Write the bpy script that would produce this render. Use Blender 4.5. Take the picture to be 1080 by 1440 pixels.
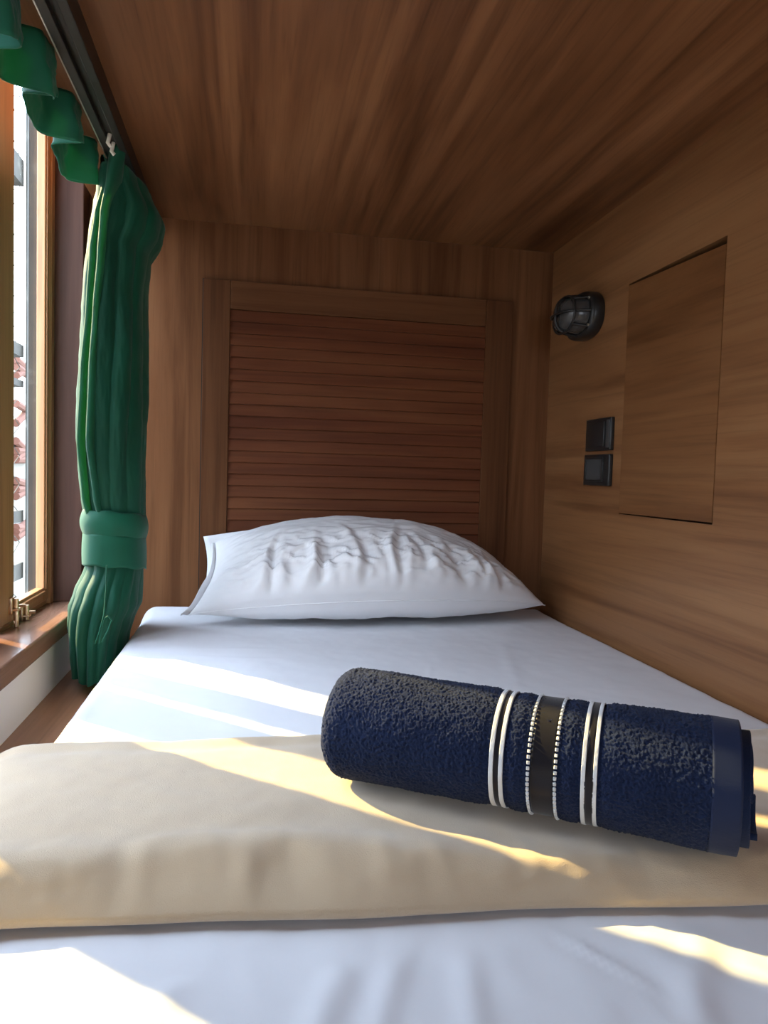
import bpy, bmesh, math, random
from mathutils import Vector, Matrix, noise
random.seed(7)
for o in list(bpy.data.objects): bpy.data.objects.remove(o)
S = bpy.context.scene
COL = S.collection
ZO = 0.41                      # height of the camera above the bunk boards
def V(x, y, z): return Vector((x, y, z + ZO))

# ------------------------------------------------------------------ camera
cam = bpy.data.cameras.new('camera'); co = bpy.data.objects.new('camera', cam); COL.objects.link(co)
yaw, pit, rol = 0.182704611, 0.0524091178, 0.0284726137
fwd = Vector((math.sin(yaw)*math.cos(pit), math.cos(yaw)*math.cos(pit), -math.sin(pit)))
r0 = Vector((math.cos(yaw), -math.sin(yaw), 0)); u0 = r0.cross(fwd)
rt = r0*math.cos(rol) + u0*math.sin(rol); up = -r0*math.sin(rol) + u0*math.cos(rol)
M = Matrix((rt, up, -fwd)).transposed().to_4x4(); M.translation = V(0, 0, 0)
co.matrix_world = M
cam.sensor_fit = 'VERTICAL'; cam.sensor_height = 36.0; cam.lens = 36*1000/1440
cam.clip_start = 0.01; cam.clip_end = 200
S.camera = co

# ------------------------------------------------------------------ light
S.view_settings.view_transform = 'Standard'; S.view_settings.look = 'None'
S.view_settings.gamma = 1.0; S.view_settings.use_curve_mapping = False
S.view_settings.exposure = 0.0
SKY_STRENGTH, SUN_STRENGTH = 16.8, 17.0
w = bpy.data.worlds.new('sky'); S.world = w; w.use_nodes = True
nt = w.node_tree; nt.nodes.clear()
tc = nt.nodes.new('ShaderNodeTexCoord'); sx = nt.nodes.new('ShaderNodeSeparateXYZ')
rp = nt.nodes.new('ShaderNodeValToRGB'); bg = nt.nodes.new('ShaderNodeBackground'); ow = nt.nodes.new('ShaderNodeOutputWorld')
rp.color_ramp.elements[0].position = 0.12; rp.color_ramp.elements[0].color = (0.42, 0.46, 0.52, 1)
rp.color_ramp.elements[1].position = 0.55; rp.color_ramp.elements[1].color = (0.74, 0.86, 1.10, 1)
nt.links.new(tc.outputs['Generated'], sx.inputs[0]); nt.links.new(sx.outputs['Z'], rp.inputs[0])
nt.links.new(rp.outputs[0], bg.inputs[0]); bg.inputs[1].default_value = SKY_STRENGTH
nt.links.new(bg.outputs[0], ow.inputs[0])
sun = bpy.data.lights.new('sun', 'SUN'); so = bpy.data.objects.new('sun', sun); COL.objects.link(so)
sun.energy = SUN_STRENGTH; sun.color = (1.0, 0.72, 0.27); sun.angle = math.radians(0.8)
SUN_D = Vector((0.76, -0.65, -0.56)).normalized()
so.rotation_euler = SUN_D.to_track_quat('-Z', 'Y').to_euler(); so.location = (-3, 3, 3)
def portal(name, y0, y1, z0, z1, x):
    l = bpy.data.lights.new(name, 'AREA'); o = bpy.data.objects.new(name, l); COL.objects.link(o)
    l.shape = 'RECTANGLE'; l.size = z1-z0; l.size_y = y1-y0; l.cycles.is_portal = True
    o.location = V(x, (y0+y1)/2, (z0+z1)/2); o.rotation_euler = (0, math.radians(-90), 0)

# ------------------------------------------------------------------ helpers
def link_mesh(name, verts, faces, mat, parent=None, smooth=True, offset=True):
    me = bpy.data.meshes.new(name)
    me.from_pydata([(v[0], v[1], v[2] + (ZO if offset else 0)) for v in verts], [], faces)
    me.update()
    if smooth:
        for p in me.polygons: p.use_smooth = True
    o = bpy.data.objects.new(name, me); COL.objects.link(o)
    if mat: me.materials.append(mat)
    if parent: o.parent = parent
    bm = bmesh.new(); bm.from_mesh(me); bmesh.ops.recalc_face_normals(bm, faces=bm.faces); bm.to_mesh(me); bm.free()
    return o
class MB:
    """collects shapes that make ONE part"""
    def __init__(s): s.bm = bmesh.new()
    def box(s, x0, x1, y0, y1, z0, z1, bev=0.0, seg=2):
        t = bmesh.new()
        vs = [t.verts.new(V(x, y, z)) for x in (x0, x1) for y in (y0, y1) for z in (z0, z1)]
        for f in ((0,1,3,2),(4,6,7,5),(0,4,5,1),(2,3,7,6),(0,2,6,4),(1,5,7,3)): t.faces.new([vs[i] for i in f])
        bmesh.ops.recalc_face_normals(t, faces=t.faces)
        if bev > 0: bmesh.ops.bevel(t, geom=list(t.edges), offset=bev, segments=seg, affect='EDGES', profile=0.5)
        s.merge(t); return s
    def merge(s, t):
        me = bpy.data.meshes.new('tmp'); t.to_mesh(me); t.free(); s.bm.from_mesh(me); bpy.data.meshes.remove(me)
    def tube(s, pts, r, n=10, closed=False):
        t = bmesh.new(); pts = [Vector(p) for p in pts]; rings = []
        prev = None; m = len(pts)
        for i, p in enumerate(pts):
            if closed: d = pts[(i+1) % m] - pts[i-1]
            else: d = pts[min(i+1, m-1)] - pts[max(i-1, 0)]
            d.normalize()
            if prev is None:
                a = Vector((0,0,1)) if abs(d.z) < .9 else Vector((1,0,0)); nrm = d.cross(a).normalized()
            else: nrm = (prev - d*prev.dot(d)).normalized()
            prev = nrm; b = d.cross(nrm)
            rr = r(i/(m-1)) if callable(r) else r
            rings.append([t.verts.new(p + (nrm*math.cos(2*math.pi*k/n) + b*math.sin(2*math.pi*k/n))*rr + Vector((0,0,ZO))) for k in range(n)])
        for i in range(m if closed else m-1):
            a, b = rings[i], rings[(i+1) % m]
            for k in range(n): t.faces.new((a[k], a[(k+1) % n], b[(k+1) % n], b[k]))
        if not closed: t.faces.new(rings[0][::-1]); t.faces.new(rings[-1])
        s.merge(t); return s
    def poly_prism(s, quad, d):
        """quad: 4 points, extruded by vector d"""
        t = bmesh.new(); n = len(quad)
        a = [t.verts.new(V(*q)) for q in quad]; b = [t.verts.new(V(*q) + Vector(d)) for q in quad]
        t.faces.new(a); t.faces.new(b[::-1])
        for i in range(n): t.faces.new((a[i], b[i], b[(i+1) % n], a[(i+1) % n]))
        bmesh.ops.recalc_face_normals(t, faces=t.faces); s.merge(t); return s
    def build(s, name, mat, parent=None, smooth=None):
        me = bpy.data.meshes.new(name); bmesh.ops.recalc_face_normals(s.bm, faces=s.bm.faces)
        s.bm.to_mesh(me); s.bm.free()
        o = bpy.data.objects.new(name, me); COL.objects.link(o); me.materials.append(mat)
        if parent: o.parent = parent
        if smooth:
            for p in me.polygons: p.use_smooth = True
            me.set_sharp_from_angle(angle=math.radians(smooth))
        return o
def empty(name, loc=(0, 0, 0)):
    o = bpy.data.objects.new(name, None); COL.objects.link(o); o.empty_display_size = .05
    return o
def tag(o, label, cat, group=None, kind=None):
    o['label'] = label; o['category'] = cat
    if group: o['group'] = group
    if kind: o['kind'] = kind
    return o
def struct(o, label=None):
    o['kind'] = 'structure'
    if label: o['label'] = label
    return o
def grid_faces(nu, nv, close_u=False, close_v=False):
    F = []
    for i in range(nu if close_u else nu-1):
        for j in range(nv if close_v else nv-1):
            i2, j2 = (i+1) % nu, (j+1) % nv
            F.append((i*nv+j, i2*nv+j, i2*nv+j2, i*nv+j2))
    return F
def fn(x, y, z=0.0, oct=4): return noise.fractal(Vector((x, y, z)), 0.6, 2.0, oct)
def lerp(a, b, t): return a + (b-a)*t
def sstep(a, b, x):
    t = min(1, max(0, (x-a)/(b-a))); return t*t*(3-2*t)
def interp(tab, x):
    if x <= tab[0][0]: return tab[0][1]
    for (a, va), (b, vb) in zip(tab, tab[1:]):
        if x <= b:
            t = (x-a)/(b-a)
            t = t*t*(3-2*t)*.5 + t*.5
            return va + (vb-va)*t
    return tab[-1][1]

# ------------------------------------------------------------------ materials
def new_mat(name, rough=0.5, color=(.5,.5,.5), metallic=0.0, spec=0.5):
    m = bpy.data.materials.new(name); m.use_nodes = True
    b = m.node_tree.nodes['Principled BSDF']
    b.inputs['Base Color'].default_value = (*color, 1); b.inputs['Roughness'].default_value = rough
    b.inputs['Metallic'].default_value = metallic; b.inputs['Specular IOR Level'].default_value = spec
    return m, m.node_tree, b
def nd(t, kind, **kw):
    n = t.nodes.new(kind)
    for k, v in kw.items(): setattr(n, k, v)
    return n
def mapped(t, scale, rot=(0,0,0), loc=(0,0,0)):
    c = nd(t, 'ShaderNodeTexCoord'); m = nd(t, 'ShaderNodeMapping')
    m.inputs['Scale'].default_value = scale; m.inputs['Rotation'].default_value = rot; m.inputs['Location'].default_value = loc
    t.links.new(c.outputs['Object'], m.inputs['Vector']); return m.outputs[0]
def noise_tex(t, vec, scale, detail=4, rough=.55, dist=0):
    n = nd(t, 'ShaderNodeTexNoise'); n.inputs['Scale'].default_value = scale; n.inputs['Detail'].default_value = detail
    n.inputs['Roughness'].default_value = rough; n.inputs['Distortion'].default_value = dist
    t.links.new(vec, n.inputs['Vector']); return n.outputs[0]
def ramp(t, fac, stops):
    r = nd(t, 'ShaderNodeValToRGB'); e = r.color_ramp.elements
    while len(e) < len(stops): e.new(.5)
    for i, (p, c) in enumerate(stops): e[i].position = p; e[i].color = (*c, 1)
    t.links.new(fac, r.inputs[0]); return r.outputs[0]
def mixc(t, a, b, fac, mode='MIX'):
    m = nd(t, 'ShaderNodeMix', data_type='RGBA', blend_type=mode)
    if isinstance(fac, float): m.inputs[0].default_value = fac
    else: t.links.new(fac, m.inputs[0])
    for s, v in ((m.inputs[6], a), (m.inputs[7], b)):
        if isinstance(v, tuple): s.default_value = (*v, 1)
        else: t.links.new(v, s)
    return m.outputs[2]
def bump(t, b, h, strength=.2, dist=.001):
    n = nd(t, 'ShaderNodeBump'); n.inputs['Strength'].default_value = strength; n.inputs['Distance'].default_value = dist
    t.links.new(h, n.inputs['Height']); t.links.new(n.outputs[0], b.inputs['Normal'])
def wood(name, axis, dark, mid, light, rough=.38, broad=9.0, loc=(0,0,0), fine=1.0, skew=0.0, spec=.4):
    """long streaks along `axis`: broad bands, finer streaks and thin pores"""
    m, t, b = new_mat(name, rough, spec=spec)
    def sc(k, along):
        v = [k, k, k]; v['xyz'.index(axis)] = along; return tuple(v)
    rot = [0, 0, 0]
    if skew: rot['xyz'.index({'y':'x','z':'x','x':'z'}[axis])] = skew
    v1 = mapped(t, sc(broad, broad*.075), rot, loc); n1 = noise_tex(t, v1, 1.0, 5, .6, .8)
    v2 = mapped(t, sc(broad*5, broad*.16), rot, loc); n2 = noise_tex(t, v2, 1.0, 4, .6, .4)
    v3 = mapped(t, sc(broad*28, broad*.7), rot, loc); n3 = noise_tex(t, v3, 1.0, 3, .6)
    c = ramp(t, n1, [(.30, dark), (.47, mid), (.68, light)])
    s2 = ramp(t, n2, [(.33, (.60,.56,.53)), (.50, (1,1,1)), (.7, (1.12,1.12,1.1))])
    s3 = ramp(t, n3, [(.30, (.68,.64,.6)), (.45, (1,1,1))])
    c = mixc(t, c, s2, .6*fine, 'MULTIPLY'); c = mixc(t, c, s3, .4*min(fine, 1.5), 'MULTIPLY')
    t.links.new(c, b.inputs['Base Color'])
    bump(t, b, n3, .08, .0006)
    return m
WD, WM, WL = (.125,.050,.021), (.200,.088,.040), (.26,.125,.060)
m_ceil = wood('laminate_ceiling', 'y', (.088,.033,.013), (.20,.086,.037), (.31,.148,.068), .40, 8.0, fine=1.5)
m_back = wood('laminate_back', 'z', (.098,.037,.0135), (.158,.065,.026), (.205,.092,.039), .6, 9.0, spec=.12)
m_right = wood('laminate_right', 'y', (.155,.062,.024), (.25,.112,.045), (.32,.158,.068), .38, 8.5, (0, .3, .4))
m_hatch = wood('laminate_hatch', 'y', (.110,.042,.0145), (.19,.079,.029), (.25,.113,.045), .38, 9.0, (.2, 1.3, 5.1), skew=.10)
m_floor = wood('laminate_floor', 'y', (.24,.115,.06), (.36,.18,.10), (.44,.23,.13), .35, 10.0)
m_slat = wood('louvre_wood', 'x', (.098,.027,.0105), (.135,.041,.0155), (.17,.060,.023), .55, 11.0, spec=.2)
m_stile = wood('louvre_frame_wood', 'z', (.090,.034,.013), (.125,.050,.020), (.155,.066,.027), .6, 10.0, spec=.12)
m_rail_w = wood('louvre_rail_wood', 'x', (.090,.034,.013), (.125,.050,.020), (.155,.066,.027), .6, 10.0, spec=.12)
m_winw = wood('window_teak', 'z', (.30,.13,.05), (.42,.19,.08), (.52,.27,.12), .35, 12.0)
m_winy = wood('window_teak_rail', 'y', (.26,.11,.045), (.38,.17,.07), (.48,.24,.11), .32, 12.0)
m_jamb = wood('jamb_wood', 'z', (.062,.028,.020), (.088,.042,.030), (.11,.056,.041), .5, 8.0, spec=.15)
m_sill = wood('sill_wood', 'y', (.19,.095,.06), (.27,.14,.09), (.33,.18,.12), .2, 9.0)
m_paint, t, b = new_mat('pale_paint', .6, (.80,.78,.74))
m_black, t, b = new_mat('black_plastic', .32, (.018,.018,.018))
m_grey_plastic, t, b = new_mat('dark_grey_plastic', .3, (.06,.062,.062))
m_track, t, b = new_mat('dark_track_metal', .38, (.045,.042,.038), .6)
m_edge, t, b = new_mat('highlight_and_screw_metal', .3, (.62,.60,.55), .8)  # bright metal for the lamp screws and the painted rail highlight
m_brass, t, b = new_mat('bolt_metal', .28, (.62,.46,.30), .9)
m_hole, t, b = new_mat('recess_black', .9, (.02,.014,.01))
m_white_pl, t, b = new_mat('white_plastic', .4, (.75,.72,.62))
# cloth
def cloth(name, col, col2, rough=.85, weave=900, wb=.12, sheen=.2, trans=0.0, ncol=(.8,.8,.8)):
    m, t, b = new_mat(name, rough, col, spec=.2)
    b.inputs['Sheen Weight'].default_value = sheen
    v = mapped(t, (1,1,1)); n = noise_tex(t, v, weave, 2); n2 = noise_tex(t, v, 14, 4)
    t.links.new(ramp(t, n2, [(.35, col2), (.65, col)]), b.inputs['Base Color'])
    bump(t, b, n, wb, .0008)
    if trans > 0:
        out = [x for x in t.nodes if x.type == 'OUTPUT_MATERIAL'][0]
        tr = nd(t, 'ShaderNodeBsdfTranslucent'); tr.inputs[0].default_value = (*ncol, 1)
        mx = nd(t, 'ShaderNodeMixShader'); mx.inputs[0].default_value = trans
        t.links.new(b.outputs[0], mx.inputs[1]); t.links.new(tr.outputs[0], mx.inputs[2]); t.links.new(mx.outputs[0], out.inputs[0])
    return m
m_sheet = cloth('white_sheet', (.80,.81,.84), (.78,.79,.82), .8, 1500, .05, .1)
m_pillow = cloth('white_pillowcase', (.82,.825,.84), (.80,.805,.82), .75, 1500, .05, .15)
m_fleece = cloth('beige_fleece', (.60,.465,.31), (.56,.43,.285), .95, 1100, .5, .5)
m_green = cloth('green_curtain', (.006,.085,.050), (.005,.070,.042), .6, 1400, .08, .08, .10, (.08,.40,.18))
m_terry = cloth('navy_terry', (.0098,.0195,.060), (.0070,.0145,.046), .95, 1300, .9, .08)
m_hem = cloth('navy_hem', (.0095,.018,.055), (.0085,.016,.050), .7, 1400, .2, .1)
m_satin = cloth('black_satin', (.010,.008,.012), (.008,.007,.010), .35, 1500, .1, .2)
m_thread = cloth('white_thread', (.75,.76,.76), (.7,.71,.71), .8, 1500, .3, .2)
m_sunglow_cloth = cloth('green_curtain_sunglow', (.008,.11,.065), (.007,.09,.052), .6, 1400, .08, .12, .24, (.14,.48,.20))  # curtain cloth made brighter and yellower to paint in the sun's glow
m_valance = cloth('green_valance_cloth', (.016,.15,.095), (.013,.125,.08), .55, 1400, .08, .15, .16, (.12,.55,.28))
m_tie = cloth('green_tie', (.008,.125,.072), (.007,.105,.060), .55, 1400, .08, .12, .1, (.06,.35,.15))
# glass
m_glass = bpy.data.materials.new('window_glass'); m_glass.use_nodes = True
t = m_glass.node_tree; t.nodes.remove(t.nodes['Principled BSDF']); out = t.nodes['Material Output']
tr = nd(t, 'ShaderNodeBsdfTransparent'); tr.inputs[0].default_value = (.93,.95,.94,1)
gl = nd(t, 'ShaderNodeBsdfGlossy'); gl.inputs['Roughness'].default_value = .02
lf = nd(t, 'ShaderNodeLayerWeight'); lf.inputs['Blend'].default_value = .5
lp = nd(t, 'ShaderNodeMath', operation='POWER'); lp.inputs[1].default_value = 6.0; t.links.new(lf.outputs['Facing'], lp.inputs[0])
lw = nd(t, 'ShaderNodeMath', operation='MULTIPLY_ADD'); lw.inputs[1].default_value = .30; lw.inputs[2].default_value = .015; t.links.new(lp.outputs[0], lw.inputs[0])
mx = nd(t, 'ShaderNodeMixShader'); t.links.new(lw.outputs[0], mx.inputs[0]); t.links.new(tr.outputs[0], mx.inputs[1]); t.links.new(gl.outputs[0], mx.inputs[2])
t.links.new(mx.outputs[0], out.inputs[0])
m_lens, t, b = new_mat('lamp_lens', .22, (.085,.085,.085)); b.inputs['Transmission Weight'].default_value = .25; b.inputs['Subsurface Weight'].default_value = .0
# outside
m_house, t, b = new_mat('house_plaster', .9, (.20,.19,.165))
m_rust, t, b = new_mat('rust_red_steel', .8, (.10,.035,.02))
m_iron, t, b = new_mat('grey_iron', .8, (.03,.031,.026))
v = mapped(t, (1,1,1)); t.links.new(ramp(t, noise_tex(t, v, 9, 5), [(.35, (.014,.0135,.010)), (.62, (.026,.025,.018)), (.75, (.09,.085,.07))]), b.inputs['Base Color'])
m_yard, t, b = new_mat('yard_concrete', .95, (.16,.15,.13))

# ------------------------------------------------------------------ setting
W, D, CEIL, FLOOR = .708, 1.6586, .550, -.410
WTOP = .95; YF = -1.30                                       # wall behind the camera
PX = -.357                                       # inner face of the window wall below the sill
struct(MB().box(-.62, W+.03, YF-.03, D+.03, FLOOR-.03, FLOOR).build('floor', m_floor), 'brown wood boards beneath the mattress')
struct(MB().box(-.335, W+.03, YF-.03, D+.03, CEIL, CEIL+.02).box(-.48, -.335, YF-.03, D+.03, WTOP, WTOP+.02).box(-.335, -.32, YF-.03, D+.03, CEIL+.02, WTOP+.02).build('ceiling', m_ceil), 'brown wood-grain panel ceiling over the bunk')
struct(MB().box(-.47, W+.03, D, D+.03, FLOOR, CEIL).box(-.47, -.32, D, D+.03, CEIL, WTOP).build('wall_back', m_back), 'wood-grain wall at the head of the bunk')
struct(MB().box(-.47, .02, YF-.03, YF, FLOOR, CEIL).box(.50, W+.03, YF-.03, YF, FLOOR, CEIL).box(.02, .50, YF-.03, YF, FLOOR, -.05).box(.02, .50, YF-.03, YF, .50, CEIL).build('wall_front', m_back))  # opening added here to let in fill light from behind the camera
# right wall with the hatch opening
HY0, HY1, HZ0, HZ1 = 1.000, 1.2905, -.0640, .3815
mb = MB()
mb.box(W, W+.03, YF, HY0, FLOOR, CEIL).box(W, W+.03, HY1, D, FLOOR, CEIL)
mb.box(W, W+.03, HY0, HY1, FLOOR, HZ0).box(W, W+.03, HY0, HY1, HZ1, CEIL)
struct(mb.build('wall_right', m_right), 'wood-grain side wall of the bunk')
struct(MB().box(W+.028, W+.05, HY0-.02, HY1+.02, HZ0-.02, HZ1+.02).build('trim_3', m_hole))
# window wall
GX = -.4305                                       # glass plane
SZ = -.289                                       # sill top
mb = MB()
mb.box(-.47, PX, YF, D, FLOOR, SZ-.036)
mb.box(-.462, -.385, 1.603, D, SZ-.036, WTOP)
mb.box(-.47, -.385, .80, .99, SZ-.036, WTOP).box(-.47, -.385, YF, .50, SZ-.036, WTOP)
struct(mb.build('wall_left', m_jamb))
struct(MB().box(-.463, -.438, 1.5985, D-.002, SZ, WTOP-.001).build('trim_4', m_iron), 'grey speckled outer edge of the window opening')
struct(MB().box(-.4375, -.357, 1.60, D-.002, SZ, WTOP-.001, .002).build('trim_2', m_jamb), 'reddish brown window jamb board behind the green curtain')
struct(MB().box(-.47, -.3465, YF, D-.001, SZ-.034, SZ, .003).build('trim_1', m_sill), 'glossy brown window sill board')
struct(MB().box(PX-.004, PX+.002, YF, D-.001, FLOOR, SZ-.034).build('baseboard_left', m_paint), 'pale painted panel under the window sill')

def window(name, frame_y, leaves, label):
    """leaves: list of (y_far, y_near, far stile, near stile)"""
    root = struct(empty(name), label)
    y0, y1 = frame_y; fx0, fx1 = -.437, -.413
    mb = MB()
    mb.box(fx0, fx1, y1-.022, y1, SZ, WTOP-.002, .0015).box(fx0, fx1, y0, y0+.02, SZ, WTOP-.002, .0015)
    mb.box(fx0, fx1, y0, y1, WTOP-.035, WTOP-.002, .0015).box(fx0, fx1-.008, y0, y1, SZ, SZ+.008)
    mb.build('frame', m_winw, root)
    for (ya, yb, sa, sb) in leaves:
        zb, zt = SZ+.010, WTOP-.038
        mb = MB(); x0, x1 = -.434, -.418
        mb.box(x0, x1, ya-sa, ya-.001, zb, zt, .0015).box(x0, x1, yb+.001, yb+sb, zb, zt, .0015)
        mb.box(x0, x1-.0005, yb+sb, ya-sa, zt-.03, zt, .0015)
        s = mb.build('sash', m_winw, root)
        mb = MB()
        mb.box(x0, x1-.0005, yb+sb-.001, ya-sa+.001, zb, SZ+.038, .0015)
        mb.box(x1-.006, x1+.004, yb+sb, ya-sa, SZ+.025, SZ+.032, .002)      # moulding line
        mb.build('bottom_rail', m_winy, s)
        MB().box(GX-.002, GX+.002, yb+sb-.003, ya-sa+.003, SZ+.036, zt-.028).build('glass_pane', m_glass, s)
        # glazing bead
        mb = MB()
        mb.box(x1-.003, x1+.003, ya-sa+.006, ya-sa+.011, SZ+.034, zt-.03, .001)
        mb.build('glazing_bead', m_winw, s)
    return root
w1 = window('window_1', (.99, 1.60), [(1.578, 1.280, .029, .082), (1.247, 1.008, .122, .022)],
            'brown timber casement window with two latched leaves beside the bed')
window('window_2', (.50, .80), [(.797, .52, .041, .04)], 'brown timber casement window nearer the foot of the bed')
portal('daylight_window_1', 1.0, 1.6, SZ, WTOP, -.50); portal('daylight_window_2', .52, .80, SZ, WTOP, -.50)
_l = bpy.data.lights.new('fill_portal_foot_end', 'AREA'); _o = bpy.data.objects.new('fill_portal_foot_end', _l); COL.objects.link(_o)  # portal for the added fill opening in the front wall
_l.shape = 'RECTANGLE'; _l.size = .48; _l.size_y = .55; _l.cycles.is_portal = True; _o.location = V(.26, YF-.04, .225); _o.rotation_euler = (math.radians(90), 0, 0)
def barrel_bolt(y, zt):
    mb = MB()
    mb.box(-.419, -.413, y-.011, y+.011, zt-.030, zt, .0015)
    mb.tube([(-.409, y, zt-.002), (-.409, y, SZ+.001)], .0042, 12)
    mb.tube([(-.409, y, zt-.016), (-.396, y+.006, zt-.016)], .003, 8)
    mb.box(-.416, -.403, y-.008, y+.008, zt-.024, zt-.020, .001)
    mb.build('bolt', m_brass, w1, smooth=40)
barrel_bolt(1.346, -.235); barrel_bolt(1.405, -.258)

# ------------------------------------------------------------------ mattress
def crease(x, y, p, q, wd, h):
    dx, dy = q[0]-p[0], q[1]-p[1]; L = math.hypot(dx, dy)
    s = ((x-p[0])*dx + (y-p[1])*dy)/L; d = ((x-p[0])*dy - (y-p[1])*dx)/L
    if s < -.02 or s > L+.02: return 0
    e = sstep(-.02, .03, s)*(1-sstep(L-.05, L+.02, s))
    return h*e*math.exp(-(d/wd)**2)
CR = [((.205,.47),(.262,.385),.0035,.0022), ((.07,.46),(.02,.33),.012,.003), ((.11,.47),(.055,.33),.010,.0028), ((.15,.46),(.12,.30),.010,.002),
      ((.32,.44),(.20,.28),.012,.003), ((-.02,.47),(-.10,.34),.012,.002), ((.24,.36),(.17,.27),.004,.0018), ((.33,.40),(.42,.22),.014,.004), ((.28,.46),(.27,.30),.012,.002),
      ((.18,1.05),(.12,.93),.004,.0012), ((.30,1.15),(.24,.95),.004,.001), ((.48,1.30),(.40,1.0),.012,.0012), ((-.10,1.3),(.05,1.28),.006,.001), ((-.13,1.25),(.06,1.21),.006,.001)]
MX0, MX1, MY0, MY1, MT = -.233, .7055, -.28, 1.6565, -.320
def edge_params(a, b, r, n):
    k = 7
    P = [(a + r*(1-math.cos(i*math.pi/2/k)), r*(1-math.sin(i*math.pi/2/k))) for i in range(k)]
    P += [(a+r + (b-a-2*r)*i/n, 0.0) for i in range(n+1)]
    P += [(b - r*(1-math.cos(i*math.pi/2/k)), r*(1-math.sin(i*math.pi/2/k))) for i in range(k-1, -1, -1)]
    return P
def mattress():
    r = .026
    ex, ey = edge_params(MX0, MX1, r, 210), edge_params(MY0, MY1, r, 330)
    ex = [(MX0, MT-FLOOR-.001)] + ex + [(MX1, MT-FLOOR-.001)]; ey = [(MY0, MT-FLOOR-.001)] + ey + [(MY1, MT-FLOOR-.001)]
    vs = []
    for (x, dx) in ex:
        for (y, dy) in ey:
            z = MT - max(dx, dy) if (dx > r or dy > r) else MT - (r - math.sqrt(max(0, (r-dx)**2 - 0)) if dy == 0 else dx) - (dy if dx == 0 else 0) if (dx == 0 or dy == 0) else MT - min(r, dx+dy)
            if dx <= r and dy <= r:
                h = .0016*fn(x*5, y*5, 3.1) + .0006*fn(x*18, y*18, 1.7)
                if y < .75: h += .0012*fn(x*11+y*5, y*5-x*3, 7.0)
                for (p, q, wd, hh) in CR: h += crease(x, y, p, q, wd, hh)
                h = h if (y < .44 or y > .81) else min(h, .001)
                h += .012*sstep(1.52, 1.64, y)*(1-sstep(-.18, .05, x))     # the head end rides up by the corner
                z += h
            vs.append((x, y, max(z, FLOOR+.001)))
    o = link_mesh('mattress', vs, grid_faces(len(ex), len(ey)), m_sheet)
    tag(o, 'mattress in a smooth white fitted sheet with sun patches, on brown boards', 'mattress')
mattress()

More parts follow.
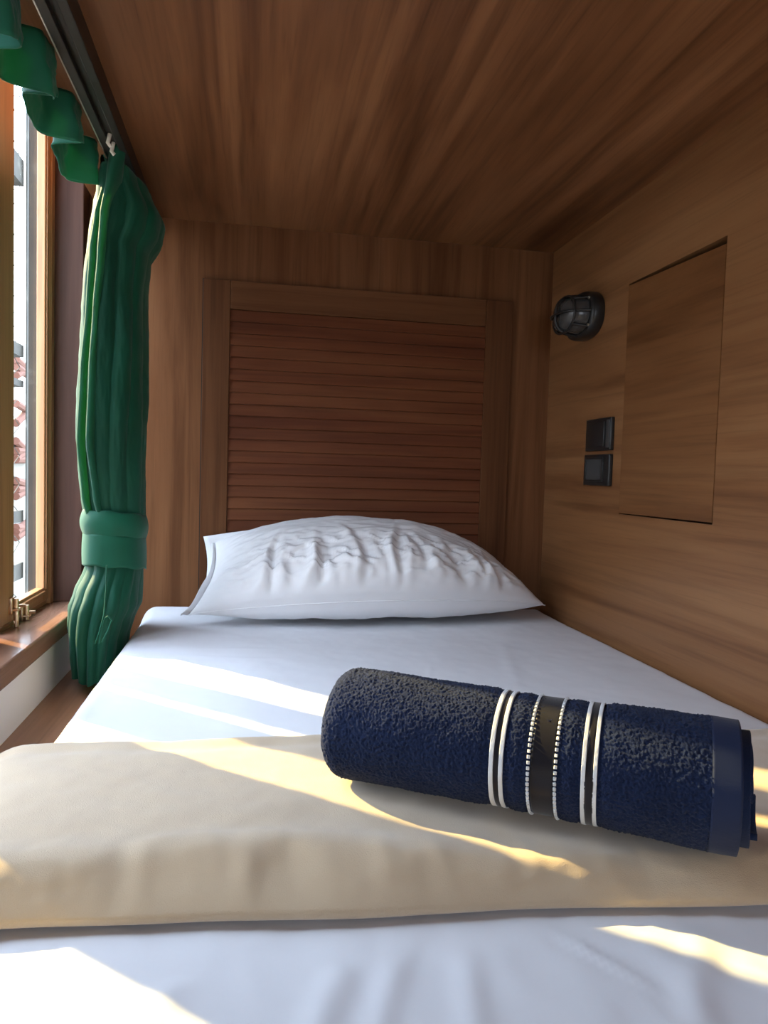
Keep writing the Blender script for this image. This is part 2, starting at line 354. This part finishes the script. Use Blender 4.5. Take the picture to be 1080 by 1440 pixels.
# ------------------------------------------------------------------ pillow
def pillow():
    root = tag(empty('pillow'), 'plump creased white pillow leaning on the louvred panel', 'pillow')
    # corners (seam): front-left, front-right, back-left, back-right
    FL, FR = Vector((-.127,1.500,-.300)), Vector((.655,1.505,-.285))
    BL, BR = Vector((-.085,1.632,-.165)), Vector((.585,1.635,-.205))
    n_dir = Vector((0,-.62,.78))
    N, Mv = 150, 90
    def mid(u, v):
        a = lerp(FL, FR, u); b_ = lerp(BL, BR, u); p = lerp(a, b_, v)
        bow = 1-(2*u-1)**2
        p = p + Vector((0, -.086, .035))*(bow**.8)*(1-v)**1.0        # front seam bows out and up
        p = p + Vector((0, .012, .055))*(bow**.9)*v                  # back seam crowns
        # side seams curve inwards
        s = 1-(2*v-1)**2
        p.x += .022*s*(1 if u < .5 else -1)*abs(2*u-1)**3
        return p
    rnd = random.Random(3)
    wr = []
    for k in range(30):                                              # puckers rising from the front seam
        u0 = .14 + .70*rnd.random(); wr.append((u0, rnd.uniform(-.35, .35), rnd.uniform(.25,.75), rnd.uniform(.008,.017), rnd.uniform(.003,.0068)))
    wr += [(.17,.25,.6,.016,.009), (.235,-.1,.6,.018,.010), (.30,.3,.7,.016,.009), (.44,-.3,.7,.014,.010), (.52,.35,.75,.013,.009), (.70,-.25,.62,.02,.010), (.80,-.35,.5,.02,.006)]
    def side(sgn):
        vs = []
        for i in range(N+1):
            u = i/N
            for j in range(Mv+1):
                v = j/Mv
                uu, vv = 2*u-1, 2*v-1
                th = (max(0, 1-abs(uu)**2.6)**.62)*(max(0, 1-abs(vv)**2.4)**.55)
                p = mid(u, v)
                T = .092 if sgn > 0 else .085
                d = n_dir if sgn > 0 else Vector((0,.10,-.995))
                h = T*th
                if sgn > 0:
                    wv = 0
                    for (u0, sl, ln, wd, amp) in wr:
                        c = u0 + sl*.16*v + .01*math.sin(v*9+u0*40)
                        wv += amp*math.exp(-((u-c)/wd)**2)*sstep(0,.10,v)*(1-sstep(ln*.45, ln, v))
                        wv -= .5*amp*math.exp(-((u-c-wd*1.6)/wd)**2)*sstep(0,.10,v)*(1-sstep(ln*.45, ln, v))
                    h += wv*min(1, th*1.6)
                    rz = (1-abs(fn(u*13+v*3+.4*fn(u*6,v*6,1), v*4.5, 5.5, 2)))**7; zone = sstep(.02,.12,v)*(1-sstep(.30,.62,v))
                    h += (.006*fn(u*5, v*4, 2.2) + .0075*rz*zone)*min(1, th*1.5)
                else:
                    h += .004*fn(u*8, v*4, 9.2)*th
                q = p + d*h
                q.z = max(q.z, MT+.0025 if q.x > -.1 else MT+.006); q.y = min(q.y, D-.018)
                vs.append(q)
        return vs
    n = (N+1)*(Mv+1)
    top, bot = side(1), side(-1)
    F = grid_faces(N+1, Mv+1); F2 = [tuple(n+i for i in f[::-1]) for f in F]
    o = link_mesh('pillowcase', top+bot, F+F2, m_pillow, root)
    me = o.data; bm = bmesh.new(); bm.from_mesh(me); bmesh.ops.remove_doubles(bm, verts=bm.verts, dist=.0004)
    bmesh.ops.recalc_face_normals(bm, faces=bm.faces); bm.to_mesh(me); bm.free()
    # seam cord along the front edge
    mb = MB(); pts = [mid(i/60, 0.0) + Vector((0,-.0006,0)) for i in range(61)]
    for p in pts: p.z = max(p.z, MT+.004)
    mb.tube(pts, .0013, 6); mb.build('seam', m_pillow, root, smooth=60)
    # open end of the case: a loose cuff of cloth past the left edge of the filling
    def cuff(off, bend):
        vs = []
        for i in range(9):
            t_ = i/8
            for j in range(31):
                v = j/30
                p = mid(0, v)
                dirx = Vector((-1, -.25, .1)).normalized()
                q = p + dirx*(.002 - .0)*t_ + Vector((-.012*t_*(1-v*.8), -.006*t_, off + bend*t_*math.sin(v*math.pi)))
                q.z += .004*math.sin(v*14+t_*3)*t_
                q.z = max(q.z, MT+.005); q.y = min(q.y, D-.020)
                vs.append(q)
        return vs, grid_faces(9, 31)
    vs, F = cuff(.001, .006); o1 = link_mesh('open_cuff', vs, F, m_pillow, root)
    vs, F = cuff(-.001, -.006); o2 = link_mesh('open_cuff', vs, F, m_pillow, root)
    for o in (o1, o2):
        md = o.modifiers.new('thick', 'SOLIDIFY'); md.thickness = .0012
    # back corner of the case standing up against the panel
    P0, P1, P2, P3 = Vector((-.108,1.636,-.150)), Vector((.07,1.630,-.122)), Vector((-.100,1.622,-.255)), Vector((.06,1.60,-.22))
    vs = []
    for i in range(15):
        for j in range(11):
            s, t_ = i/14, j/10
            q = lerp(lerp(P0, P1, s), lerp(P2, P3, s), t_)
            q.y += .004*math.sin(s*7+t_*4); q.x += .006*math.sin(t_*math.pi)*(1-s)
            vs.append(q)
    o = link_mesh('case_corner', vs, grid_faces(15, 11), m_pillow, root)
    md = o.modifiers.new('thick', 'SOLIDIFY'); md.thickness = .0015
pillow()

# ------------------------------------------------------------------ blanket
BT = -.2890
def blanket():
    vs = []; NX, NP = 220, 120
    xs = [-.33 + (W-.004+.33)*i/(NX-1) for i in range(NX)]
    fr = [(-.33,.506),(-.16,.503),(-.05,.494),(.10,.480),(.18,.477),(.386,.456),(.71,.430)]
    bk = [(-.33,.790),(-.25,.790),(.08,.780),(.61,.748),(.71,.742)]
    rid = [(-.33,.018),(-.16,.018),(-.03,.032),(.06,.036),(.12,.020),(.2,.012),(.34,.016),(.71,.016)]     # setback of the top crease
    for x in xs:
        yf, yb, rg = interp(fr, x), interp(bk, x), interp(rid, x)
        # profile: bottom back -> around back edge -> top -> front bulge -> bottom front
        prof = []
        zb, zt = MT+.0032, BT
        h = zt-zb
        for k in range(NP):
            s = k/(NP-1)
            if s < .16:                                       # back fold
                a = -math.pi/2 + math.pi*(s/.16); r = h/2
                prof.append((yb-r + r*math.cos(a), zb+r + r*math.sin(a)))
            elif s < .62:
                q = (s-.16)/.46; prof.append((lerp(yb-h/2, yf+rg+h*.5, q), zt))
            elif s < .90:
                t_ = (s-.62)/.28; p0 = (yf+rg+h*.5, zt); p1 = (yf+rg*.75+.004, zt+.001); p2 = (yf-.001, zb+h*.32); p3 = (yf+.005, zb)
                if t_ < .75:
                    q = t_/.75; prof.append(tuple((1-q)**2*p0[i]+2*q*(1-q)*p1[i]+q*q*p2[i] for i in (0,1)))
                else:
                    q = (t_-.75)/.25; m_ = (yf-.002, zb+h*.06); prof.append(tuple((1-q)**2*p2[i]+2*q*(1-q)*m_[i]+q*q*p3[i] for i in (0,1)))
            else:
                q = (s-.90)/.10; prof.append((lerp(yf+.005, yb-h/2, q), zb))
        for k, (y, z) in enumerate(prof):
            topness = sstep(zb+.004, zt, z)
            dz = .0022*fn(x*6, y*6, 4.0) + .0010*fn(x*16, y*16, 8.0)
            front = 1-sstep(yf+.02, yf+.09, y)
            dz += .007*math.exp(-((y-yf-rg-.02)/.022)**2)*(1-.6*sstep(.02, .2, x))
            dz += .0050*math.sin(x*13+.6)*front*.5 + .0045*fn(x*9, 2.0, 1.0)*front
            dz += .0025*math.exp(-((y-yb+.03)/.012)**2)*-1           # stitched line near the back fold
            dy = front*(.004*fn(x*10, z*30, 6.0))*topness
            for (cx, wd, am) in ((.02,.018,.006), (-.005,.012,-.004), (.30,.02,.003), (-.10,.03,-.003)):
                dy += am*front*math.exp(-((x-cx-.25*(z-zb))/wd)**2)*topness
            nz = z + dz*topness; nx = x
            if x < MX0+.012:                                          # drapes over the edge of the mattress
                e = (MX0+.012) - x; r = .030
                a = min(e/r, 1.35); lift = (z-zb)
                nx = MX0+.012 - (r+lift)*math.sin(a) - max(0, e-1.35*r)*.2
                nz = nz - (r+lift)*(1-math.cos(a)) - max(0, e-1.35*r)*.98
                nz = max(nz, FLOOR+.002+.3*lift)
            vs.append((nx, y+dy, nz))
    F = grid_faces(NX, NP, False, True)
    F.append(tuple(range(NP))); F.append(tuple((NX-1)*NP+k for k in range(NP-1, -1, -1)))
    o = link_mesh('blanket', vs, F, m_fleece)
    tag(o, 'beige fleece blanket folded flat across the white mattress', 'blanket')
blanket()

# ------------------------------------------------------------------ rolled towel
def towel():
    root = tag(empty('towel'), 'rolled navy terry towel with white and black stripes lying on the beige blanket', 'towel')
    A, B = Vector((.086,.664,-.2365)), Vector((.3755,.483,-.2365)); ax = (B-A); L = ax.length; ax.normalize()
    e1 = Vector((0,0,1)); e2 = ax.cross(e1).normalized()           # e2: horizontal
    if e2.y > 0: e2 = -e2                                           # towards the camera
    R, TH = .0530, .0058
    A0 = -140
    def spiral(n, r_out, turns):
        n1 = int(n*.62); ts = [i/n1/turns*1.05 for i in range(n1)] + [(1.05 + (turns-1.05)*i/(n-n1-1))/turns for i in range(n-n1)]
        pts = []
        for t_ in ts:
            a = math.radians(A0) - t_*turns*2*math.pi
            r = r_out - TH*1.12*turns*t_
            pts.append((r*math.cos(a), r*math.sin(a)))
        return pts, ts
    T0, T1 = .0, .3215                                             # terry body, then hem
    bands = [(.1553,.1672), (.1858,.2104), (.2280,.2402)]
    def sag(v): return v if v > -R*.86 else -R*.86 - (v + R*.86)*-.25
    def rad(s):
        f = 1.0
        for (a, b_) in bands:
            c = (a+b_)/2; hw = (b_-a)/2
            f -= .032*(1-sstep(hw*.75, hw+.010, abs(s-c)))
        if s < .016: f *= math.sqrt(max(.0, 1-((.016-s)/.016)**2))*.22+.78
        f += .012*math.sin(s*24+.6)
        return f
    TURNS = 3.6
    sp, TS = spiral(680, R, TURNS)
    def surf(s0, s1, ns, sl=slice(None), fuzz=.0010, grow=0.0, thick=TH, ext=0.0):
        """sheet of towel between axial positions s0..s1 following the spiral, with outer and inner skin"""
        P = list(zip(sp, TS))[sl]; out = []
        for i in range(ns):
            s = lerp(s0, s1, i/(ns-1)); k = rad(s)
            for side in (0, 1):
                rng = P if side == 0 else P[::-1]
                for ((c, d), tt) in rng:
                    r = math.hypot(c, d); q = k + grow/r - (thick/r if side else 0)
                    if fuzz and side == 0 and tt < .31:
                        fz = fuzz*(1.0*noise.noise(Vector((s*800, c*800, d*800))) + .6*noise.noise(Vector((s*380, c*380, d*380+9))))
                        fz += .0010*fn(s*22, c*30, d*30, 2)
                    else: fz = 0
                    q += fz/r
                    vv = d*q
                    if vv < -R*.90: vv = -R*.90 + (vv+R*.90)*.35
                    se = s + ext*sstep(.27, .36, tt)*(s/s1)**10*(1+.06*math.sin(tt*40))
                    out.append(A + ax*se + e2*(c*q) + e1*vv)
        m = 2*len(P)
        F = grid_faces(ns, m, False, True)
        F.append(tuple(range(m))[::-1]); F.append(tuple((ns-1)*m+i for i in range(m)))
        return out, F
    def part(name, mat, *a, **k):
        vs, F = surf(*a, **k); return link_mesh(name, vs, F, mat, root)
    part('terry_roll', m_terry, 0.0, T1, 430, slice(None), .0014, 0.0, TH, .0265)
    part('hem', m_hem, T1-.001, L-.0005, 12, slice(0, int(680*.62)), .00012, .0006)
    first = slice(0, int(680*.62*.97))
    def ring(name, mat, s0, s1, grow, fz=0.0, ns=4): return part(name, mat, s0, s1, ns, first, fz, grow, .0012)
    ring('black_band', m_satin, .1585, .1638, .0011); ring('satin_band', m_satin, .1888, .2072, .0010, 0, 12); ring('black_band', m_satin, .2308, .2374, .0011)
    for (a, b_) in ((.1553,.1589), (.1634,.1668), (.2280,.2312), (.2370,.2400)): ring('white_stripe', m_thread, a, b_, .0017, .0003, 5)
    # dotted stripes: a row of little white stitches
    for s0 in (.1870, .2084):
        mb = MB()
        for k in range(64):
            a = math.radians(A0-20) - k/64*1.85*math.pi
            kk = rad(s0); r = R*kk + .0016 - TH*1.12*(20/360 + k/64*.925)
            c, d = r*math.cos(a), r*math.sin(a)
            if d < -R*.90: d = -R*.90 + (d+R*.90)*.35
            p = A + ax*s0 + e2*c + e1*d
            tv = (e2*(-math.sin(a)) + e1*math.cos(a))
            mb.tube([p - tv*.00125, p + tv*.00125], .0013, 6)
        mb.build('dotted_stripe', m_thread, root, smooth=60)
    # the loose inner corner of the towel that pokes out at the open end
    vs = []
    for i in range(10):
        for j in range(22):
            s = L-.02 + (.036)*i/9; a = math.radians(-100 + 95*j/21); r = R*.70
            vs.append(A + ax*s + e2*(r*math.cos(a)*-.55 - .004) + e1*(r*math.sin(a)*.72 - .010))
    o = link_mesh('inner_corner', vs, grid_faces(10, 22), m_terry, root)
    md = o.modifiers.new('thick', 'SOLIDIFY'); md.thickness = .005; md.offset = 0
towel()

# ------------------------------------------------------------------ louvred panel in the back wall
def louvre():
    root = tag(empty('louvred_panel'), 'framed reddish wood louvre panel set in the wall behind the pillow', 'panel')
    y1, y0 = D-.0005, D-.010
    X0, X1 = -.117, .606; Zt, Zb = .4235, FLOOR+.095
    sx0, sx1 = -.058, .5395; st = .3605
    MB().box(X0, sx0, y0, y1, Zb, Zt, .0012).build('stile', m_stile, root)
    MB().box(sx1, X1, y0, y1, Zb, Zt, .0012).build('stile', m_stile, root)
    MB().box(sx0+.0006, sx1-.0006, y0, y1, st, Zt, .0012).build('top_rail', m_rail_w, root)
    mb = MB(); pitch = .0263; z = st-.001; k = 0
    while z-pitch > Zb:
        z1 = z-pitch
        # tilted slat: lower edge proud of the frame, upper edge set back under the one above
        mb.poly_prism([(sx0+.0004, y0+.0048, z), (sx0+.0004, y0+.0014, z1+.0026), (sx0+.0004, y0+.0030, z1+.0008), (sx0+.0004, D-.0010, z1+.0008), (sx0+.0004, D-.0010, z)], (sx1-sx0-.0008, 0, 0))
        z = z1; k += 1
    mb.build('slat_bank', m_slat, root)
    mb = MB()                                                     # dark strips painted in for the shaded gap round the frame
    g = .0022
    mb.box(X0-g, X0, D-.0007, D-.0002, Zb, Zt+g).box(X1, X1+g, D-.0007, D-.0002, Zb, Zt+g).box(X0, X1, D-.0007, D-.0002, Zt, Zt+g)
    mb.build('gap', m_hole, root)
louvre()

# ------------------------------------------------------------------ hatch door
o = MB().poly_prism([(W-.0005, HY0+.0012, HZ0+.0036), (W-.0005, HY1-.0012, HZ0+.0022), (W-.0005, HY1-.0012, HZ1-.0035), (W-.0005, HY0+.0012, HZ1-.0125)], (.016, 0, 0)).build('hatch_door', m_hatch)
tag(o, 'flush wood-grain hatch door in the side wall with a dark gap along its top', 'door')

# ------------------------------------------------------------------ switch and socket plates
def plate(name, y0, y1, z0, z1, label, cat, inner):
    root = tag(empty(name), label, cat, 'black wall plates')
    MB().box(W-.009, W+.0, y0, y1, z0, z1, .002, 3).build('cover_plate', m_black, root, smooth=40)
    if inner == 'rocker':
        MB().box(W-.0125, W-.008, y0+.022, y1-.010, z0+.008, z1-.008, .0015).build('rocker', m_black, root, smooth=40)
        MB().box(W-.0098, W-.0085, y0+.004, y0+.016, z0+.005, z1-.005, .0005).build('side_strip', m_grey_plastic, root)
    else:
        mb = MB(); a0, a1, b0, b1 = y0+.030, y1-.014, z0+.012, z1-.010
        for q in ((a0-.006, a1+.006, b1, b1+.004), (a0-.006, a1+.006, b0-.004, b0), (a0-.006, a0, b0, b1), (a1, a1+.006, b0, b1)):
            mb.box(W-.0115, W-.008, q[0], q[1], q[2], q[3], .0008)
        mb.build('socket_rim', m_black, root, smooth=40)
        MB().box(W-.0096, W-.008, a0, a1, b0, b1, .0004).build('socket_face', m_grey_plastic, root)
plate('light_switch', 1.3215, 1.429, .0620, .1285, 'black switch plate on the side wall, the upper of two beside the hatch', 'switch', 'rocker')
plate('power_socket', 1.3215, 1.432, -.0100, .0545, 'black socket plate with a square face, directly below the switch plate', 'socket', 'face')

# ------------------------------------------------------------------ bulkhead lamp
def bulkhead():
    root = tag(empty('bulkhead_lamp'), 'oval black caged bulkhead lamp with frosted glass mounted high on the side wall', 'lamp')
    cy, cz, a, b_ = 1.452, .352, .070, .0495
    def dome(prof, n=64, e=2.3):
        vs = []
        for (x, k) in prof:
            for i in range(n):
                th = 2*math.pi*i/n; c, s = math.cos(th), math.sin(th)
                vs.append((W-x, cy + a*k*math.copysign(abs(c)**(2/e), c), cz + b_*k*math.copysign(abs(s)**(2/e), s)))
        F = grid_faces(len(prof), n, False, True); F.append(tuple(range(n))); F.append(tuple((len(prof)-1)*n+i for i in range(n)))
        return vs, F
    vs, F = dome([(.0,.97), (.003,1.0), (.020,1.0), (.026,.97), (.029,.90), (.029,.82), (.020,.80)]); link_mesh('base', vs, F, m_black, root)
    pr = [(.020,.80)] + [(.028+.046*math.sin(q*math.pi/2/10), .80*math.cos(q*math.pi/2/10)**.55 if q < 10 else .02) for q in range(0, 11)]
    vs, F = dome(pr); link_mesh('glass_dome', vs, F, m_lens, root)
    def pt(th, x, k, e=2.3):
        c, s = math.cos(th), math.sin(th)
        return (W-x, cy + a*k*math.copysign(abs(c)**(2/e), c), cz + b_*k*math.copysign(abs(s)**(2/e), s))
    mb = MB()
    mb.tube([pt(2*math.pi*i/64, .060, .76) for i in range(64)], .0026, 8, True)
    def arc(th0):
        P = []
        for q in range(0, 25):
            u = -1 + 2*q/24; k = abs(u)
            x = .026 + .053*(max(0, 1-k**3.2))**.6
            P.append(pt(th0 if u > 0 else th0+math.pi, x, max(.001, k)*.88))
        return P
    mb.tube(arc(0), .0028, 8); mb.tube(arc(math.pi/2), .0028, 8)
    for th in (.7, math.pi-.7, math.pi+.7, -.7): mb.tube([pt(th, .024, .90), pt(th, .060, .77)], .0026, 8)
    mb.build('cage', m_black, root, smooth=50)
    mb = MB()
    for th in (.62, math.pi-.62, math.pi+.62, -.62): p = pt(th, .028, .90); MB().tube([p, (p[0]-.003, p[1], p[2])], .003, 10).build('screw', m_edge, root, smooth=40)
bulkhead()

# ------------------------------------------------------------------ curtain rail, curtain, valance
def rail():
    root = tag(empty('curtain_rail'), 'dark metal curtain track running under the ceiling beside the window', 'rail')
    x0, x1, z0, z1 = -.2515, -.2145, .519, CEIL
    mb = MB(); mb.box(x0, x1, -.25, 1.645, z0+.008, z1-.0003, .001)
    mb.box(x0, x0+.0125, -.25, 1.645, z0, z0+.010, .001).box(x1-.0125, x1, -.25, 1.645, z0, z0+.010, .001)
    mb.build('channel', m_track, root)
    MB().box(x0-.0014, x0+.0004, -.25, 1.64, z0-.0008, z0+.0026).build('rail_highlight', m_edge, root)  # bright strip painting the highlight along the channel's lower edge
    for y in (1.215, 1.245): MB().tube([(-.233, y, z0+.006), (-.236, y, z0-.008), (-.232, y+.003, z0-.012)], .0032, 8).build('glider', m_white_pl, root, smooth=50)
rail()
def py2(px, py, Y):
    d = fwd + rt*((px-540)/1000) - up*((py-720)/1000); k = Y/d.y; return d.x*k, d.z*k
def curtain():
    root = tag(empty('curtain'), 'dark green curtain gathered and tied back at the window end of the bunk', 'curtain')
    Y0 = 1.42
    Ltab = [(170,168),(205,158),(250,150),(265,146),(300,134),(350,126),(400,122),(450,119),(500,115),(560,110),(600,108),(660,110),(700,114),(725,119),(745,121),(795,122),(830,106),(850,99),(875,98),(905,101),(940,105)]
    Rtab = [(170,176),(205,182),(250,202),(280,214),(318,230),(340,226),(365,211),(420,206),(500,207),(560,207),(640,205),(720,203),(760,201),(800,200),(845,198),(870,187),(892,180),(940,173)]
    Dtab = [(170,.165),(250,.15),(320,.13),(450,.105),(600,.095),(725,.058),(795,.058),(850,.10),(940,.105)]
    Ptab = [(170,.15),(300,.17),(450,.20),(600,.22),(700,.12),(745,.07),(795,.07),(850,.15),(940,.17)]
    rows = [170 + (940-170)*i/150 for i in range(151)]
    n = 260; vs = []
    for py in rows:
        l, _ = py2(interp(Ltab, py), py, Y0); r, z = py2(interp(Rtab, py), py, Y0)
        z = min(z, .510); z = max(z, FLOOR+.004)
        cx, hw, hd, pa = (l+r)/2, (r-l)/2, interp(Dtab, py), interp(Ptab, py)
        for i in range(n):
            th = 2*math.pi*i/n
            ph = .35*math.sin(py*.011) + .25*fn(py*.006, th*.8, 2)
            lf = .5-.5*math.cos(th); s = math.sin((4 if py < 770 else 7)*th + ph + 1.0*math.sin(th*2+.6+py*.002)); am = pa*(.35 + .9*lf**1.5)
            pl = 1 - am*(1-abs(s)**.7) - pa*.25*math.sin(3*th+py*.010+.7)**2
            bulge = 1 + .04*fn(math.cos(th)*1.5, math.sin(th)*1.5, py*.012)
            vs.append((cx + hw*math.cos(th)*pl*bulge*1.04, Y0 + hd*math.sin(th)*pl*bulge, z + .004*math.sin(5*th)*(py > 900)))
    F = grid_faces(len(rows), n, False, True)
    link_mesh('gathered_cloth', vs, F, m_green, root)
    # leading edge: two hanging pleats of cloth in front of the bundle
    def pleat(pts, wd, depth, name):
        vs = []
        tab = pts; m = 70
        for i in range(m):
            py = lerp(tab[0][0], tab[-1][0], i/(m-1)); px = interp(tab, py)
            for j in range(13):
                u = j/12; y = Y0 - depth(py) + .055*u*u*sstep(210, 300, py)
                x, z = py2(px + wd(py)*u, py, y)
                vs.append((x, y - .010*math.sin(u*math.pi), z))
        o = link_mesh(name, vs, grid_faces(m, 13), m_sunglow_cloth, root)
        md = o.modifiers.new('thick', 'SOLIDIFY'); md.thickness = .0012
    pleat([(205,155),(250,150),(300,141),(360,137),(430,131),(520,125),(620,121),(700,131),(742,142)], lambda p: 22, lambda p: interp(Dtab, p)*.97+.002, 'leading_edge')
    pleat([(262,143),(300,133),(350,126),(430,121),(520,113),(620,108),(700,115),(735,124)], lambda p: 22, lambda p: interp(Dtab, p)*.80, 'leading_edge')
    # tie band: a rolled upper edge and a broad lower band
    def band(p0, p1, k0, k1, bulge, name):
        vs = []; m = 14
        for i in range(m):
            t_ = i/(m-1)
            for j in range(90):
                th = 2*math.pi*j/90
                py = lerp(p0, p1, t_)
                l, _ = py2(119, py, Y0); r, z = py2(203, py, Y0)
                cx, hw = (l+r)/2, (r-l)/2
                k = lerp(k0, k1, t_) + bulge*math.sin(math.pi*t_)
                z += .016*math.sin(th+.5)*-1*(.5) + .0014*math.sin(th*7+t_*3)
                vs.append((cx + hw*math.cos(th)*k*1.03, Y0 + .060*math.sin(th)*k*1.06, z))
        o = link_mesh(name, vs, grid_faces(m, 90, False, True), m_tie, root)
        md = o.modifiers.new('thick', 'SOLIDIFY'); md.thickness = .002
    band(722, 756, 1.02, 1.0, .09, 'tie_band'); band(753, 797, 1.01, 1.03, .02, 'tie_band')
    # strings of the tie
    mb = MB()
    for (pp) in ([(150,795),(149,830),(146,865),(140,888),(134,905)], [(152,866),(147,870),(143,886),(139,905)], [(152,866),(157,872),(151,888),(143,903)]):
        pts = []
        for (px, py) in pp:
            y = Y0-.118; x, z = py2(px, py, y); pts.append((x, y, z))
        mb.tube(pts, .0014, 6)
    mb.build('tie_string', m_tie, root, smooth=60)
curtain()
def valance():
    vs = []; n, m = 420, 16
    for i in range(n):
        y = .66 + (1.310-.66)*i/(n-1)
        ph = (y-1.285)/.148*2*math.pi
        sq = math.tanh(4.5*math.sin(ph))
        for j in range(m):
            t_ = j/(m-1)
            amp = lerp(.018, .026, t_)
            x = -.292 + amp*sq + .004*fn(y*20, t_*2, 3)
            zb = .488 + .010*fn(y*9, 1, 5) - .006*math.cos(ph) - .02*(1-sstep(.9, 1.04, y))
            z = lerp(CEIL-.001, zb, t_)
            vs.append((x, y + .016*t_*math.cos(ph), z))
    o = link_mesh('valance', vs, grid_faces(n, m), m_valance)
    md = o.modifiers.new('thick', 'SOLIDIFY'); md.thickness = .0015
    tag(o, 'short pleated green valance between the curtain track and the window', 'valance')
valance()

# ------------------------------------------------------------------ outside the window
def outside():
    gz = -3.2
    o = MB().box(-40, -.75, -30, 60, gz-.1, gz).build('ground', m_yard); struct(o)
    # iron post with ties
    root = tag(empty('iron_post'), 'weathered dark grey iron post with short crossbars outside the window glass', 'post')
    X = -1.0
    def at(px, py, x):
        d = fwd + rt*((px-540)/1000) - up*((py-720)/1000); k = x/d.x; return d.y*k, d.z*k
    ya, _ = at(38, 500, X); yb, _ = at(50, 500, X)
    MB().box(X-.006, X, ya, yb, gz, 2.6).build('post', m_iron, root)
    for (p0, p1) in ((226,262), (486,503), (536,545), (717,733), (790,812)):
        y0, z0 = at(30, p1, X-.03); _, z1 = at(30, p0, X-.03)
        MB().box(X-.06, X-.02, ya-.55, ya+.02, z0, z1).build('crossbar', m_iron, root)
    mb = MB()
    for k in range(26):
        z = -1.0 + k*.13
        mb.tube([(X-.03, ya-.55, z), (X-.03, ya, z+.26)], .0018, 5); mb.tube([(X-.03, ya-.55, z+.26), (X-.03, ya, z)], .0018, 5)
    mb.build('wire_mesh', m_iron, root)
    # house behind
    hx = -3.2
    root = tag(empty('house'), 'pale house wall with rust red roof trusses beyond the iron post', 'house')
    y0, zt = at(14, 540, hx); y1, zb = at(60, 900, hx)
    _, zr = at(30, 600, hx)
    MB().box(hx-2.5, hx, y0-1.2, y1+3, gz, zr).build('wall', m_house, root)
    mb = MB()
    def bar(pa, pb, r=.055):
        a = at(*pa, hx+.06); c = at(*pb, hx+.06); MB().tube([(hx+.06, a[0], a[1]), (hx+.06, c[0], c[1])], r, 8).build('truss_bar', m_rust, root)
    for (pa, pb) in (((22,505),(38,520)), ((22,515),(38,527)), ((22,528),(38,519)), ((22,595),(38,580)), ((22,567),(38,577)), ((22,620),(38,635)), ((22,634),(38,634)),
                     ((22,645),(38,634)), ((22,646),(38,646)), ((22,676),(38,681)), ((22,688),(38,688)), ((22,698),(38,690)), ((22,742),(38,742)), ((22,756),(38,745)), ((22,748),(38,735))):
        bar(pa, pb)
    mb = MB()
    for (p0, p1) in ((647, 674),):
        a, z0 = at(18, p1, hx+.03); b_, z1 = at(44, p0, hx+.03); mb.box(hx, hx+.03, a, b_, z0, z1)
    mb.build('grey_panel', m_yard, root)
outside()
